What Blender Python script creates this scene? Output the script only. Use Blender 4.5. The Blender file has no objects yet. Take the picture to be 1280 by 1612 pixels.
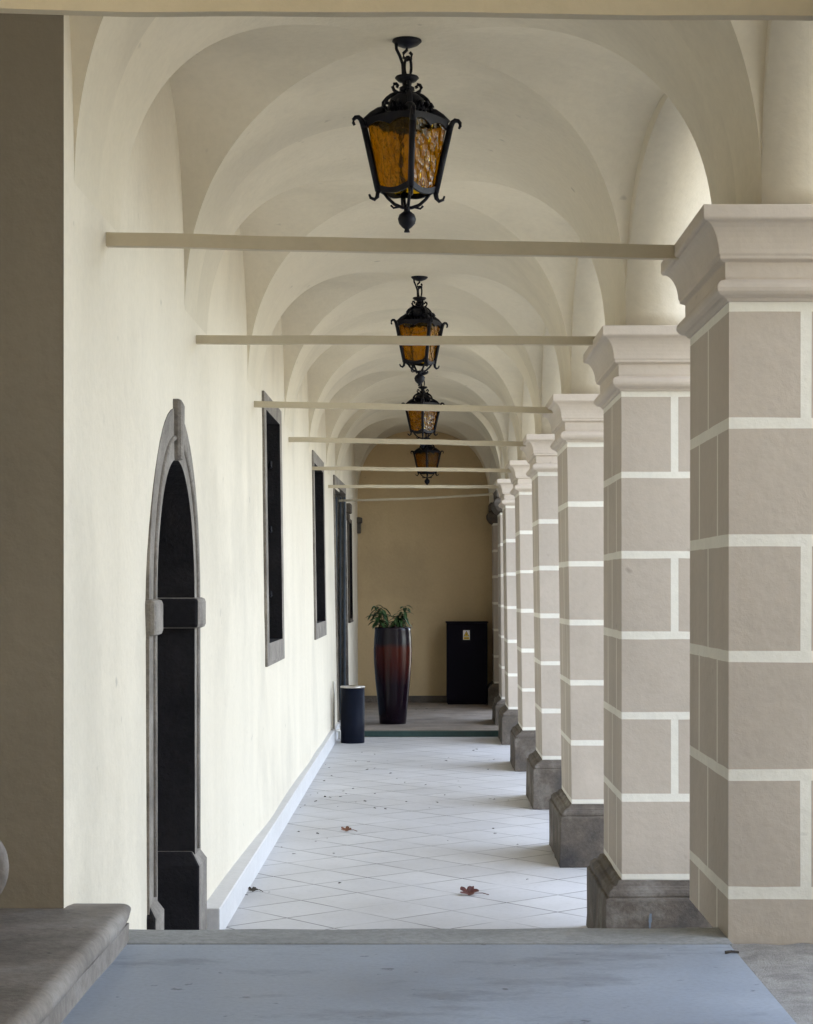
import bpy, bmesh, math, random
from mathutils import Vector, Matrix, noise
from mathutils.geometry import delaunay_2d_cdt
R = math.radians
K = 0.0011            # metres per survey unit
S = 3.3               # metres per depth step
FL = -1690.0          # gallery floor, survey units below the eye
EYE = 1690 * K
C = bpy.context.scene.collection
rng = random.Random(7)

def P(x, d, z):
    return Vector((x * K, d * S, z * K + EYE))
def lerp(a, b, t): return a + (b - a) * t
def table(pts, v):
    if v <= pts[0][0]: return pts[0][1]
    for (a, x), (b, y) in zip(pts, pts[1:]):
        if v <= b: return lerp(x, y, (v - a) / (b - a))
    return pts[-1][1]

# ------------------------------------------------------------------ materials
def new_mat(name):
    m = bpy.data.materials.new(name); m.use_nodes = True
    nt = m.node_tree; b = nt.nodes['Principled BSDF']
    return m, nt, b
def coords(nt, scale=(1, 1, 1), rot=(0, 0, 0), rnd=True):
    tc = nt.nodes.new('ShaderNodeTexCoord'); mp = nt.nodes.new('ShaderNodeMapping')
    mp.inputs['Scale'].default_value = scale; mp.inputs['Rotation'].default_value = rot
    nt.links.new(tc.outputs['Object'], mp.inputs['Vector'])
    if rnd:
        oi = nt.nodes.new('ShaderNodeObjectInfo'); mul = nt.nodes.new('ShaderNodeMath'); mul.operation = 'MULTIPLY'
        mul.inputs[1].default_value = 37.0
        nt.links.new(oi.outputs['Random'], mul.inputs[0]); nt.links.new(mul.outputs[0], mp.inputs['Location'])
    return mp.outputs['Vector']
def noise_tex(nt, vec, scale, detail=4, rough=0.55):
    n = nt.nodes.new('ShaderNodeTexNoise'); n.inputs['Scale'].default_value = scale
    n.inputs['Detail'].default_value = detail; n.inputs['Roughness'].default_value = rough
    nt.links.new(vec, n.inputs['Vector']); return n.outputs['Fac']
def ramp(nt, fac, stops):
    r = nt.nodes.new('ShaderNodeValToRGB'); el = r.color_ramp.elements
    while len(el) < len(stops): el.new(0.5)
    for e, (p, c) in zip(el, stops):
        e.position = p; e.color = (*c, 1) if len(c) == 3 else c
    nt.links.new(fac, r.inputs['Fac']); return r.outputs['Color']
def mix(nt, a, b, fac, mode='MIX'):
    m = nt.nodes.new('ShaderNodeMix'); m.data_type = 'RGBA'; m.blend_type = mode
    for s, v in ((m.inputs[6], a), (m.inputs[7], b)):
        if isinstance(v, tuple): s.default_value = (*v, 1)
        else: nt.links.new(v, s)
    if isinstance(fac, (int, float)): m.inputs[0].default_value = fac
    else: nt.links.new(fac, m.inputs[0])
    return m.outputs[2]
def bump(nt, b, h, strength=0.2, dist=0.01):
    n = nt.nodes.new('ShaderNodeBump'); n.inputs['Strength'].default_value = strength
    n.inputs['Distance'].default_value = dist
    nt.links.new(h, n.inputs['Height']); nt.links.new(n.outputs['Normal'], b.inputs['Normal'])
def gray(v): return (v, v, v)

def plaster(name, col, var=0.07, streak=0.06, rough=0.85, bmp=0.25):
    m, nt, b = new_mat(name)
    v = coords(nt)
    big = noise_tex(nt, v, 1.1, 5)
    c = ramp(nt, big, [(0.25, tuple(x * (1 - var) for x in col)), (0.75, tuple(min(1, x * (1 + var * .6)) for x in col))])
    vs = coords(nt, (2.0, 2.0, 0.35))
    st = noise_tex(nt, vs, 1.1, 6, 0.5)
    s = ramp(nt, st, [(0.34, gray(1 - streak * 1.4)), (0.62, gray(1.0))])
    c = mix(nt, c, s, 1.0, 'MULTIPLY')
    fine = noise_tex(nt, v, 26, 5, 0.65)
    f = ramp(nt, fine, [(0.3, gray(0.95)), (0.6, gray(1.0))])
    c = mix(nt, c, f, 1.0, 'MULTIPLY')
    sp = noise_tex(nt, v, 9, 2, 0.5); pm = ramp(nt, sp, [(0.735, gray(1.0)), (0.80, gray(0.72))])
    c = mix(nt, c, pm, 1.0, 'MULTIPLY')
    pt = noise_tex(nt, v, 0.55, 8, 0.62); pp = ramp(nt, pt, [(0.40, gray(0.93)), (0.50, gray(1.0))])
    c = mix(nt, c, pp, 1.0, 'MULTIPLY')
    nt.links.new(c, b.inputs['Base Color']); b.inputs['Roughness'].default_value = rough
    b.inputs['Specular IOR Level'].default_value = 0.25
    add = nt.nodes.new('ShaderNodeMath'); add.operation = 'ADD'
    med = noise_tex(nt, v, 4.0, 3)
    mm = nt.nodes.new('ShaderNodeMath'); mm.operation = 'MULTIPLY'; mm.inputs[1].default_value = 2.2
    nt.links.new(med, mm.inputs[0]); nt.links.new(mm.outputs[0], add.inputs[0]); nt.links.new(fine, add.inputs[1])
    bump(nt, b, add.outputs[0], bmp, 0.012)
    return m
def stone(name, c1, c2, c3=None, scale=5, rough=0.85, bmp=0.5, spots=None, grain=0.72):
    m, nt, b = new_mat(name); v = coords(nt)
    a = noise_tex(nt, v, scale, 8, 0.65)
    stops = [(0.3, c1), (0.7, c2)] if c3 is None else [(0.28, c1), (0.52, c2), (0.74, c3)]
    c = ramp(nt, a, stops)
    g = noise_tex(nt, v, scale * 14, 4, 0.7)
    gg = ramp(nt, g, [(0.3, gray(grain)), (0.6, gray(1.0))])
    c = mix(nt, c, gg, 1.0, 'MULTIPLY')
    if spots:
        sp = noise_tex(nt, v, spots[0], 2, 0.5)
        sm = ramp(nt, sp, [(spots[1], gray(0)), (spots[1] + .05, gray(1))])
        c = mix(nt, c, spots[2], sm)
    nt.links.new(c, b.inputs['Base Color']); b.inputs['Roughness'].default_value = rough
    b.inputs['Specular IOR Level'].default_value = 0.3
    add = nt.nodes.new('ShaderNodeMath'); add.operation = 'ADD'
    nt.links.new(a, add.inputs[0]); nt.links.new(g, add.inputs[1])
    bump(nt, b, add.outputs[0], bmp, 0.012)
    return m
def simple(name, col, rough=0.5, metal=0.0, var=0.15, scale=12, bmp=0.0, spec=0.5):
    m, nt, b = new_mat(name); v = coords(nt)
    n = noise_tex(nt, v, scale, 4)
    c = ramp(nt, n, [(0.3, tuple(x * (1 - var) for x in col)), (0.7, tuple(min(1, x * (1 + var)) for x in col))])
    nt.links.new(c, b.inputs['Base Color']); b.inputs['Roughness'].default_value = rough
    b.inputs['Metallic'].default_value = metal; b.inputs['Specular IOR Level'].default_value = spec
    if bmp: bump(nt, b, n, bmp, 0.005)
    return m

M = {}
M['wall'] = plaster('cream_wall_plaster', (0.705, 0.645, 0.525), 0.05, 0.035)
M['vault'] = plaster('cream_vault_plaster', (0.69, 0.628, 0.50), 0.06, 0.02)
M['return'] = plaster('shade_dark_passage_plaster', (0.30, 0.26, 0.20), 0.06, 0.04)  # wall plaster darkened: shade of the passage return put into its colour
M['end'] = plaster('ochre_wall_plaster', (0.54, 0.41, 0.235), 0.08, 0.03)
M['block'] = plaster('taupe_block_paint', (0.49, 0.43, 0.36), 0.06, 0.05, 0.8, 0.2)
M['joint'] = plaster('white_joint_paint', (0.76, 0.735, 0.65), 0.04, 0.02, 0.8, 0.2)
M['cap'] = plaster('pinkish_capital_paint', (0.58, 0.51, 0.43), 0.06, 0.03, 0.75, 0.2)
M['tie'] = plaster('cream_rod_paint', (0.53, 0.465, 0.34), 0.12, 0.0, 0.6, 0.15)
M['stone'] = stone('grey_sandstone', (0.05, 0.046, 0.046), (0.125, 0.105, 0.085), (0.27, 0.25, 0.225), 3.0)
M['jambstone'] = stone('grey_brown_jamb_stone', (0.13, 0.115, 0.10), (0.25, 0.225, 0.195), (0.37, 0.34, 0.30), 4)
M['shadestone'] = stone('shade_painted_stone', (0.008, 0.0075, 0.010), (0.024, 0.022, 0.024), None, 3)  # near-black colour paints the shade in reveals and on viewer-facing block sides
M['darkstone'] = stone('dark_brown_stone', (0.06, 0.05, 0.04), (0.13, 0.11, 0.09), None, 5)
M['slab'] = stone('blue_grey_slab_stone', (0.265, 0.31, 0.38), (0.315, 0.365, 0.445), None, 1.5, 0.5, 0.06, (14, 0.735, (0.13, 0.14, 0.17)), 0.9)
M['nosing'] = stone('grey_green_nosing_stone', (0.235, 0.245, 0.245), (0.335, 0.345, 0.345), None, 3, 0.75, 0.2)
M['rough'] = stone('rough_concrete', (0.24, 0.23, 0.21), (0.45, 0.43, 0.40), None, 9, 0.9, 1.0)
M['stepslab'] = stone('worn_step_stone', (0.12, 0.105, 0.09), (0.23, 0.205, 0.18), (0.32, 0.30, 0.275), 2.2, 0.7, 0.25, (11, 0.72, (0.08, 0.075, 0.07)))
M['skirt'] = stone('pale_skirting_stone', (0.56, 0.555, 0.55), (0.64, 0.635, 0.63), None, 2, 0.5, 0.05, None, 0.9)
M['iron'] = simple('black_wrought_iron', (0.006, 0.0065, 0.012), 0.5, 0.0, 0.3, 30, 0.2, 0.2)
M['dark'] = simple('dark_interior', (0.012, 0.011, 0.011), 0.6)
M['doorwood'] = simple('dark_door_wood', (0.014, 0.012, 0.012), 0.6, 0, 0.4, 6, .2, .15)
M['bluedoor'] = simple('blue_grey_door_paint', (0.10, 0.125, 0.15), 0.4)
M['bin'] = simple('dark_navy_enamel', (0.006, 0.008, 0.016), 0.45, 0.0, 0.2, 8, 0, 0.06)
M['steel'] = simple('brushed_steel', (0.5, 0.48, 0.45), 0.3, 1.0, 0.15, 20)
M['cab'] = simple('black_cabinet_paint', (0.005, 0.004, 0.008), 0.5, 0.0, 0.2, 8, 0, 0.06)
M['green'] = simple('dark_green_riser_paint', (0.02, 0.055, 0.05), 0.5, 0, 0.3, 5)
M['pipe'] = simple('pale_pipe_paint', (0.6, 0.58, 0.52), 0.5)
M['leafgreen'] = simple('green_leaf', (0.03, 0.075, 0.02), 0.5, 0, 0.4, 30)
M['stem'] = simple('brown_stem', (0.06, 0.04, 0.03), 0.8)
M['purple'] = simple('purple_dry_stem', (0.07, 0.03, 0.045), 0.8)
M['soil'] = simple('dark_soil', (0.02, 0.015, 0.01), 0.95)
M['redleaf'] = simple('dry_red_leaf', (0.085, 0.018, 0.012), 0.6, 0, 0.4, 60)
M['litter'] = simple('dry_brown_litter', (0.05, 0.04, 0.03), 0.8, 0, 0.4, 60)
M['brownleaf'] = simple('dry_brown_leaf', (0.17, 0.07, 0.035), 0.7, 0, 0.4, 60)
M['white'] = simple('white_sticker', (0.8, 0.8, 0.75), 0.5, 0, 0.03)
M['yellow'] = simple('yellow_sticker', (0.75, 0.50, 0.03), 0.5, 0, 0.03)
M['black'] = simple('black_ink', (0.01, 0.01, 0.01), 0.5, 0, 0.0)
M['roof'] = simple('grey_roof', (0.25, 0.2, 0.17), 0.9)

def glass_mat():
    m, nt, b = new_mat('amber_hammered_glass'); v = coords(nt)
    b.inputs['Transmission Weight'].default_value = 1.0
    b.inputs['Roughness'].default_value = 0.1; b.inputs['IOR'].default_value = 1.3; b.inputs['Specular IOR Level'].default_value = 0.25
    n = noise_tex(nt, v, 9, 3)
    c = ramp(nt, n, [(0.3, (0.53, 0.32, 0.005)), (0.7, (0.72, 0.47, 0.008))])
    nt.links.new(c, b.inputs['Base Color'])
    w = nt.nodes.new('ShaderNodeTexVoronoi'); w.inputs['Scale'].default_value = 34
    mp = coords(nt, (1, 1, 0.75)); nt.links.new(mp, w.inputs['Vector'])
    bump(nt, b, w.outputs['Distance'], 0.8, 0.012)
    return m
M['amber'] = glass_mat()
def tile_mat():
    m, nt, b = new_mat('pale_diagonal_floor_tile')
    v = coords(nt, rot=(0, 0, R(49)), rnd=False)
    br = nt.nodes.new('ShaderNodeTexBrick'); br.offset = 0; br.squash = 1
    br.inputs['Scale'].default_value = 1; br.inputs['Brick Width'].default_value = 0.43; br.inputs['Row Height'].default_value = 0.43
    br.inputs['Mortar Size'].default_value = 0.006; br.inputs['Mortar Smooth'].default_value = 0.2; br.inputs['Bias'].default_value = 0
    br.inputs['Color1'].default_value = (0.535, 0.535, 0.545, 1); br.inputs['Color2'].default_value = (0.60, 0.60, 0.605, 1)
    br.inputs['Mortar'].default_value = (0.05, 0.05, 0.05, 1)
    # hand-laid joints: warp the coordinate a little
    nz = nt.nodes.new('ShaderNodeTexNoise'); nz.inputs['Scale'].default_value = 0.9
    nt.links.new(v, nz.inputs['Vector'])
    sub = nt.nodes.new('ShaderNodeVectorMath'); sub.operation = 'MULTIPLY_ADD'
    sub.inputs[1].default_value = (0.02, 0.02, 0); nt.links.new(nz.outputs['Color'], sub.inputs[0]); nt.links.new(v, sub.inputs[2])
    nt.links.new(sub.outputs[0], br.inputs['Vector'])
    # joints fade where they are filled level
    jm = noise_tex(nt, v, 1.7, 3); jr = ramp(nt, jm, [(0.36, gray(0.12)), (0.56, gray(1))])
    jc = mix(nt, (0.545, 0.545, 0.555), br.outputs['Color'], jr)
    dirt = noise_tex(nt, v, 0.8, 6, 0.6); d = ramp(nt, dirt, [(0.3, (0.80, 0.79, 0.77)), (0.62, (1, 1, 1))])
    c = mix(nt, jc, d, 1.0, 'MULTIPLY')
    sp = noise_tex(nt, v, 30, 3); s2 = ramp(nt, sp, [(0.25, gray(0.9)), (0.5, gray(1))])
    c = mix(nt, c, s2, 1.0, 'MULTIPLY')
    nt.links.new(c, b.inputs['Base Color']); b.inputs['Roughness'].default_value = 0.5
    bump(nt, b, br.outputs['Fac'], -0.15, 0.004)
    return m
M['tile'] = tile_mat()
def pot_mat():
    m, nt, b = new_mat('dark_glazed_ceramic')
    tc = nt.nodes.new('ShaderNodeTexCoord'); sx = nt.nodes.new('ShaderNodeSeparateXYZ')
    nt.links.new(tc.outputs['Object'], sx.inputs[0])
    nz = noise_tex(nt, tc.outputs['Object'], 5, 4)
    a = nt.nodes.new('ShaderNodeMath'); a.operation = 'MULTIPLY_ADD'; a.inputs[1].default_value = 0.10
    nt.links.new(nz, a.inputs[0]); nt.links.new(sx.outputs['Z'], a.inputs[2])
    mr = nt.nodes.new('ShaderNodeMapRange'); mr.inputs['From Max'].default_value = 1.32
    nt.links.new(a.outputs[0], mr.inputs['Value'])
    c = ramp(nt, mr.outputs[0], [(0.0, (0.006, 0.003, 0.008)), (0.42, (0.010, 0.004, 0.008)), (0.64, (0.045, 0.008, 0.006)),
                                 (0.79, (0.055, 0.011, 0.007)), (0.84, (0.016, 0.012, 0.016))])
    nt.links.new(c, b.inputs['Base Color']); b.inputs['Roughness'].default_value = 0.16
    b.inputs['Specular IOR Level'].default_value = 0.22
    return m
M['pot'] = pot_mat()
def slab_mat():
    m, nt, b = new_mat('blue_grey_slab_stone'); v = coords(nt, rnd=False)
    a = noise_tex(nt, v, 1.3, 8, 0.6)
    c = ramp(nt, a, [(0.28, (0.215, 0.255, 0.315)), (0.5, (0.275, 0.32, 0.385)), (0.72, (0.35, 0.395, 0.455))])
    sm = noise_tex(nt, coords(nt, (1.0, 2.2, 1), (0, 0, R(20)), False), 1.6, 7, 0.7)
    c = mix(nt, c, ramp(nt, sm, [(0.36, gray(0.70)), (0.47, gray(1.0))]), 1.0, 'MULTIPLY')
    sc_ = noise_tex(nt, coords(nt, (1.2, 14, 1), (0, 0, R(-31)), False), 1.0, 4, 0.6)
    c = mix(nt, c, ramp(nt, sc_, [(0.29, gray(0.84)), (0.33, gray(1.0))]), 1.0, 'MULTIPLY')
    sp = noise_tex(nt, v, 17, 3, 0.55)
    c = mix(nt, c, ramp(nt, sp, [(0.69, gray(1.0)), (0.745, gray(0.35))]), 1.0, 'MULTIPLY')
    g = noise_tex(nt, v, 60, 4, 0.7)
    c = mix(nt, c, ramp(nt, g, [(0.3, gray(0.86)), (0.6, gray(1.0))]), 1.0, 'MULTIPLY')
    nt.links.new(c, b.inputs['Base Color']); b.inputs['Roughness'].default_value = 0.5
    nt.links.new(ramp(nt, a, [(0.3, gray(0.35)), (0.7, gray(0.6))]), b.inputs['Roughness'])
    bump(nt, b, g, 0.08, 0.006); return m
M['slab'] = slab_mat()
def yard_mat():
    return stone('courtyard_gravel', (0.09, 0.09, 0.075), (0.15, 0.14, 0.12), None, 3, 0.95, 0.6)
M['yard'] = yard_mat()

# ------------------------------------------------------------------ object helpers
def mesh_obj(name, bm, mats, parent=None, loc=(0, 0, 0), smooth=False, bevel=None, normals=True):
    if normals: bmesh.ops.recalc_face_normals(bm, faces=bm.faces)
    me = bpy.data.meshes.new(name); bm.to_mesh(me); bm.free()
    if not isinstance(mats, (list, tuple)): mats = [mats]
    for m in mats: me.materials.append(m)
    if smooth:
        for p in me.polygons: p.use_smooth = True
    o = bpy.data.objects.new(name, me); C.objects.link(o); o.location = loc
    if parent: o.parent = parent
    if bevel:
        b = o.modifiers.new('Bevel', 'BEVEL'); b.width = bevel; b.segments = 2; b.limit_method = 'ANGLE'; b.angle_limit = R(35)
    return o
def tag(o, label=None, cat=None, group=None, kind=None):
    if label: o['label'] = label
    if cat: o['category'] = cat
    if group: o['group'] = group
    if kind: o['kind'] = kind
    return o
def thing(name, label, cat, loc=(0, 0, 0), rotz=0, group=None):
    o = bpy.data.objects.new(name, None); C.objects.link(o); o.location = loc; o.rotation_euler = (0, 0, rotz)
    o.empty_display_size = 0.2
    return tag(o, label, cat, group, 'thing')
def copy_tree(o, parent=None):
    c = o.copy(); C.objects.link(c)
    if parent: c.parent = parent
    for ch in [x for x in bpy.data.objects if x.parent == o]: copy_tree(ch, c)
    return c
def box(bm, lo, hi, mi=0):
    vs = [bm.verts.new((x, y, z)) for x in (lo[0], hi[0]) for y in (lo[1], hi[1]) for z in (lo[2], hi[2])]
    for f in ((0, 1, 3, 2), (4, 6, 7, 5), (0, 4, 5, 1), (2, 3, 7, 6), (0, 2, 6, 4), (1, 5, 7, 3)):
        bm.faces.new([vs[i] for i in f]).material_index = mi
def lathe(bm, prof, n=24, cx=0, cy=0, mi=0):
    rings = []
    for r, z in prof:
        if r < 1e-5: rings.append([bm.verts.new((cx, cy, z))])
        else: rings.append([bm.verts.new((cx + r * math.cos(2 * math.pi * i / n), cy + r * math.sin(2 * math.pi * i / n), z)) for i in range(n)])
    for a, b in zip(rings, rings[1:]):
        for i in range(n):
            j = (i + 1) % n
            if len(a) == 1 and len(b) == 1: continue
            if len(a) == 1: f = bm.faces.new((a[0], b[i], b[j]))
            elif len(b) == 1: f = bm.faces.new((a[i], b[0], a[j]))
            else: f = bm.faces.new((a[i], b[i], b[j], a[j]))
            f.material_index = mi
def tube(bm, pts, r, n=8, r2=None, flat=1.0):
    pts = [Vector(p) for p in pts]; rings = []; up = Vector((0.13, 0.31, 0.94))
    for i, p in enumerate(pts):
        t = (pts[min(i + 1, len(pts) - 1)] - pts[max(i - 1, 0)]).normalized()
        u = t.cross(up)
        if u.length < 1e-3: u = t.cross(Vector((1, 0, 0)))
        u.normalize(); w = t.cross(u)
        rr = r if r2 is None else lerp(r, r2, i / (len(pts) - 1))
        rings.append([bm.verts.new(p + (u * math.cos(2 * math.pi * k / n) + w * flat * math.sin(2 * math.pi * k / n)) * rr) for k in range(n)])
    for a, b in zip(rings, rings[1:]):
        for i in range(n): bm.faces.new((a[i], a[(i + 1) % n], b[(i + 1) % n], b[i]))
    bm.faces.new(rings[0]); bm.faces.new(rings[-1][::-1])
def grid_faces(bm, rows, mi=0):
    for a, b in zip(rows, rows[1:]):
        for i in range(len(a) - 1):
            vs = [a[i], a[i + 1], b[i + 1], b[i]]
            try: bm.faces.new(vs).material_index = mi
            except ValueError: pass
def wob(p, amp, sc=0.8):
    n = noise.noise_vector(p * sc); return p + n * amp

# ------------------------------------------------------------------ plan of the gallery
PC = [-0.45, 0.42, 1.29, 2.11, 3.005, 4.005, 5.005, 6.005, 7.0, 7.635]     # pillar centres (depth)
HD = 0.145
ENDD = 8.95
ZS, KZ = 1165.0, 2205.0
def Xr(d): return table([(2.0, 1035), (2.55, 1000), (2.86, 895), (3.4, 878), (9, 875)], d)
WL_TOP = [(1.9, -1091), (7.3, -1087), (8.1, -1055), (8.95, -978)]
WL_BOT = [(1.9, -1091), (3.05, -1086), (4.2, -1050), (7.2, -1036), (8.1, -1012), (8.95, -970)]
def Xw(d, z):
    t = max(0, min(1, (z - FL) / (ZS - FL)))
    return lerp(table(WL_BOT, d), table(WL_TOP, d), t)
def Xl(d): return table(WL_TOP, d)
CX = -97.0
PB, PL = 2.45, 2.5

# ---- vaulted ceiling
def bay_mesh(d0, d1, c, a):
    bm = bmesh.new(); N = 36; Rk = KZ - ZS
    def Re(side): return 1.0 if side < 0 else 0.84
    def ratio(v, side):
        B = (1 - v ** PB) ** (1 / PB) if v < 1 else 0
        return B, 1.0 - (1 - Re(side)) * v ** 3
    def vert(x_side, v, d, zrel):
        edge = Xl(d) - 1 if x_side < 0 else Xr(d) + 1.5
        p = P(CX + (edge - CX) * v, d, ZS + Rk * zrel)
        return bm.verts.new(wob(p, 0.012 * (1 - v ** 10), 0.9))
    for side in (-1, 1):
        vs = []; gs = []
        for i in range(N + 1):
            th = math.pi / 2 * i / N
            v = math.sin(th) ** (2 / PB); B = math.cos(th) ** (2 / PB) if i < N else 0.0
            q = min(1.0, B / ratio(v, side)[1])
            t = (1 - q ** PL) ** (1 / PL) if q < 1 else 0.0
            vs.append((v, B)); gs.append(t)
        for yd in (-1, 1):
            bnd = d0 if yd < 0 else d1
            rows = []
            for (v, B), t in zip(vs, gs):
                g = c + yd * a * t
                rows.append([vert(side, v, lerp(bnd, g, j / 4), B) for j in range(5)])
            grid_faces(bm, rows)
            rows = []
            for (v, B), t in zip(vs, gs):
                g = c + yd * a * t; q = (1 - t ** PL) ** (1 / PL) if t < 1 else 0
                row = []
                for j in range(9):
                    vv = lerp(v, 1.0, j / 8)
                    row.append(vert(side, vv, g, q * ratio(vv, side)[1]))
                rows.append(row)
            grid_faces(bm, rows)
    bmesh.ops.remove_doubles(bm, verts=[], dist=0)
    bm.normal_update()
    for f in list(bm.faces):
        if f.calc_area() < 1e-9: bm.faces.remove(f)
    for f in bm.faces:
        if f.normal.z > 0: f.normal_flip()
    return bm
ceiling = thing('vaulted_ceiling', 'cream plastered groin vaults running the length of the gallery', 'vaulted ceiling', P(CX, 0, ZS))
bays = []
for k in range(len(PC)):
    d0 = PC[k]; d1 = PC[k + 1] if k + 1 < len(PC) else ENDD + 0.02
    e0 = d0 + HD; e1 = (d1 - HD) if k + 1 < len(PC) else 8.82
    bays.append((d0, d1, (e0 + e1) / 2, (e1 - e0) / 2))
for d0, d1, c, a in bays:
    bm = bay_mesh(d0, d1, c, a)
    o = mesh_obj('vault', bm, M['vault'], ceiling, smooth=True, normals=False)
    o.location = -ceiling.location
bm = bmesh.new()
box(bm, tuple(P(-2700, -0.55, 2290)), tuple(P(1790, ENDD + .1, 2420)))
o = mesh_obj('roof', bm, M['roof'], ceiling); o.location = -ceiling.location

# ---- arcade wall above the pillars (arches)
arcade = thing('arcade_wall', 'cream arcade wall of round arches carried by the painted pillars', 'arcade', P(900, 0, ZS))
for k, (d0, d1, c, a) in enumerate(bays):
    bm = bmesh.new(); N = 40; TH = 360; rise = 845
    loop = [(d0, ZS)] + [(c - a * math.cos(math.pi * i / N), ZS + rise * max(0, math.sin(math.pi * i / N)) ** 0.95) for i in range(N + 1)] + [(d1, ZS)]
    def xin(d): return Xr(d)
    closed = (k == len(bays) - 1)
    ins = []; outs = []; tin = []; tout = []
    for d, z in loop:
        ins.append(bm.verts.new(P(xin(d), d, z))); outs.append(bm.verts.new(wob(P(xin(d) + TH, d, z), 0.006)))
        tin.append(bm.verts.new(P(xin(d), d, 2285))); tout.append(bm.verts.new(P(xin(d) + TH, d, 2285)))
    for i in range(len(loop) - 1):
        bm.faces.new((ins[i], ins[i + 1], outs[i + 1], outs[i]))
        bm.faces.new((ins[i], tin[i], tin[i + 1], ins[i + 1]))
        bm.faces.new((outs[i], outs[i + 1], tout[i + 1], tout[i]))
    o = mesh_obj('arch', bm, M['wall'], arcade); o.location = -arcade.location
    me = o.data
    for p in me.polygons:
        p.use_smooth = abs(p.normal.x) < 0.5
# the last bay is walled up on the courtyard side
bm = bmesh.new(); box(bm, tuple(P(1180, 8.32, FL)), tuple(P(1330, ENDD, 2285)))
o = mesh_obj('infill_wall', bm, M['end'], arcade); o.location = -arcade.location

# ------------------------------------------------------------------ pillars
def ring_sweep(bm, x0, x1, y0, y1, prof, mi=0):
    """prof: (overhang in metres, z) rings of a rectangle; caps closed"""
    rings = []
    for off, z in prof:
        rings.append([bm.verts.new(v) for v in ((x0 - off, y0 - off, z), (x1 + off, y0 - off, z), (x1 + off, y1 + off, z), (x0 - off, y1 + off, z))])
    for a, b in zip(rings, rings[1:]):
        for i in range(4):
            bm.faces.new((a[i], a[(i + 1) % 4], b[(i + 1) % 4], b[i])).material_index = mi
    bm.faces.new(rings[0][::-1]); bm.faces.new(rings[-1])
PW = 870.0
def zz(z): return z * K + EYE
def capital_profile():
    pr = [(8, 884), (10, 890)]
    for i in range(9):
        t = math.pi * i / 8; pr.append((14 + 30 * math.sin(t), 896 + 27 * (1 - math.cos(t))))
    pr += [(16, 958), (16, 1004), (34, 1012), (34, 1022)]
    for i in range(9):
        t = i / 8; pr.append((38 + 50 * (1 - math.cos(t * math.pi / 2)) ** 1.0, 1026 + 96 * math.sin(t * math.pi / 2) ** 1.15))
    pr += [(93, 1128), (93, 1168)]
    return [(o * K, zz(z)) for o, z in pr]
def base_profile(bot):
    pr = [(83, bot), (81, bot + 60), (80, -1398), (77, -1388), (64, -1386), (67, -1376), (65, -1364), (58, -1353), (47, -1347), (45, -1341), (30, -1339), (24, -1330), (19, -1323), (17, -1316), (-30, -1314)]
    return [(o * K, zz(z)) for o, z in pr]
BANDS = [890, 525, 164, -198, -562, -927, -1289]
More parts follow.
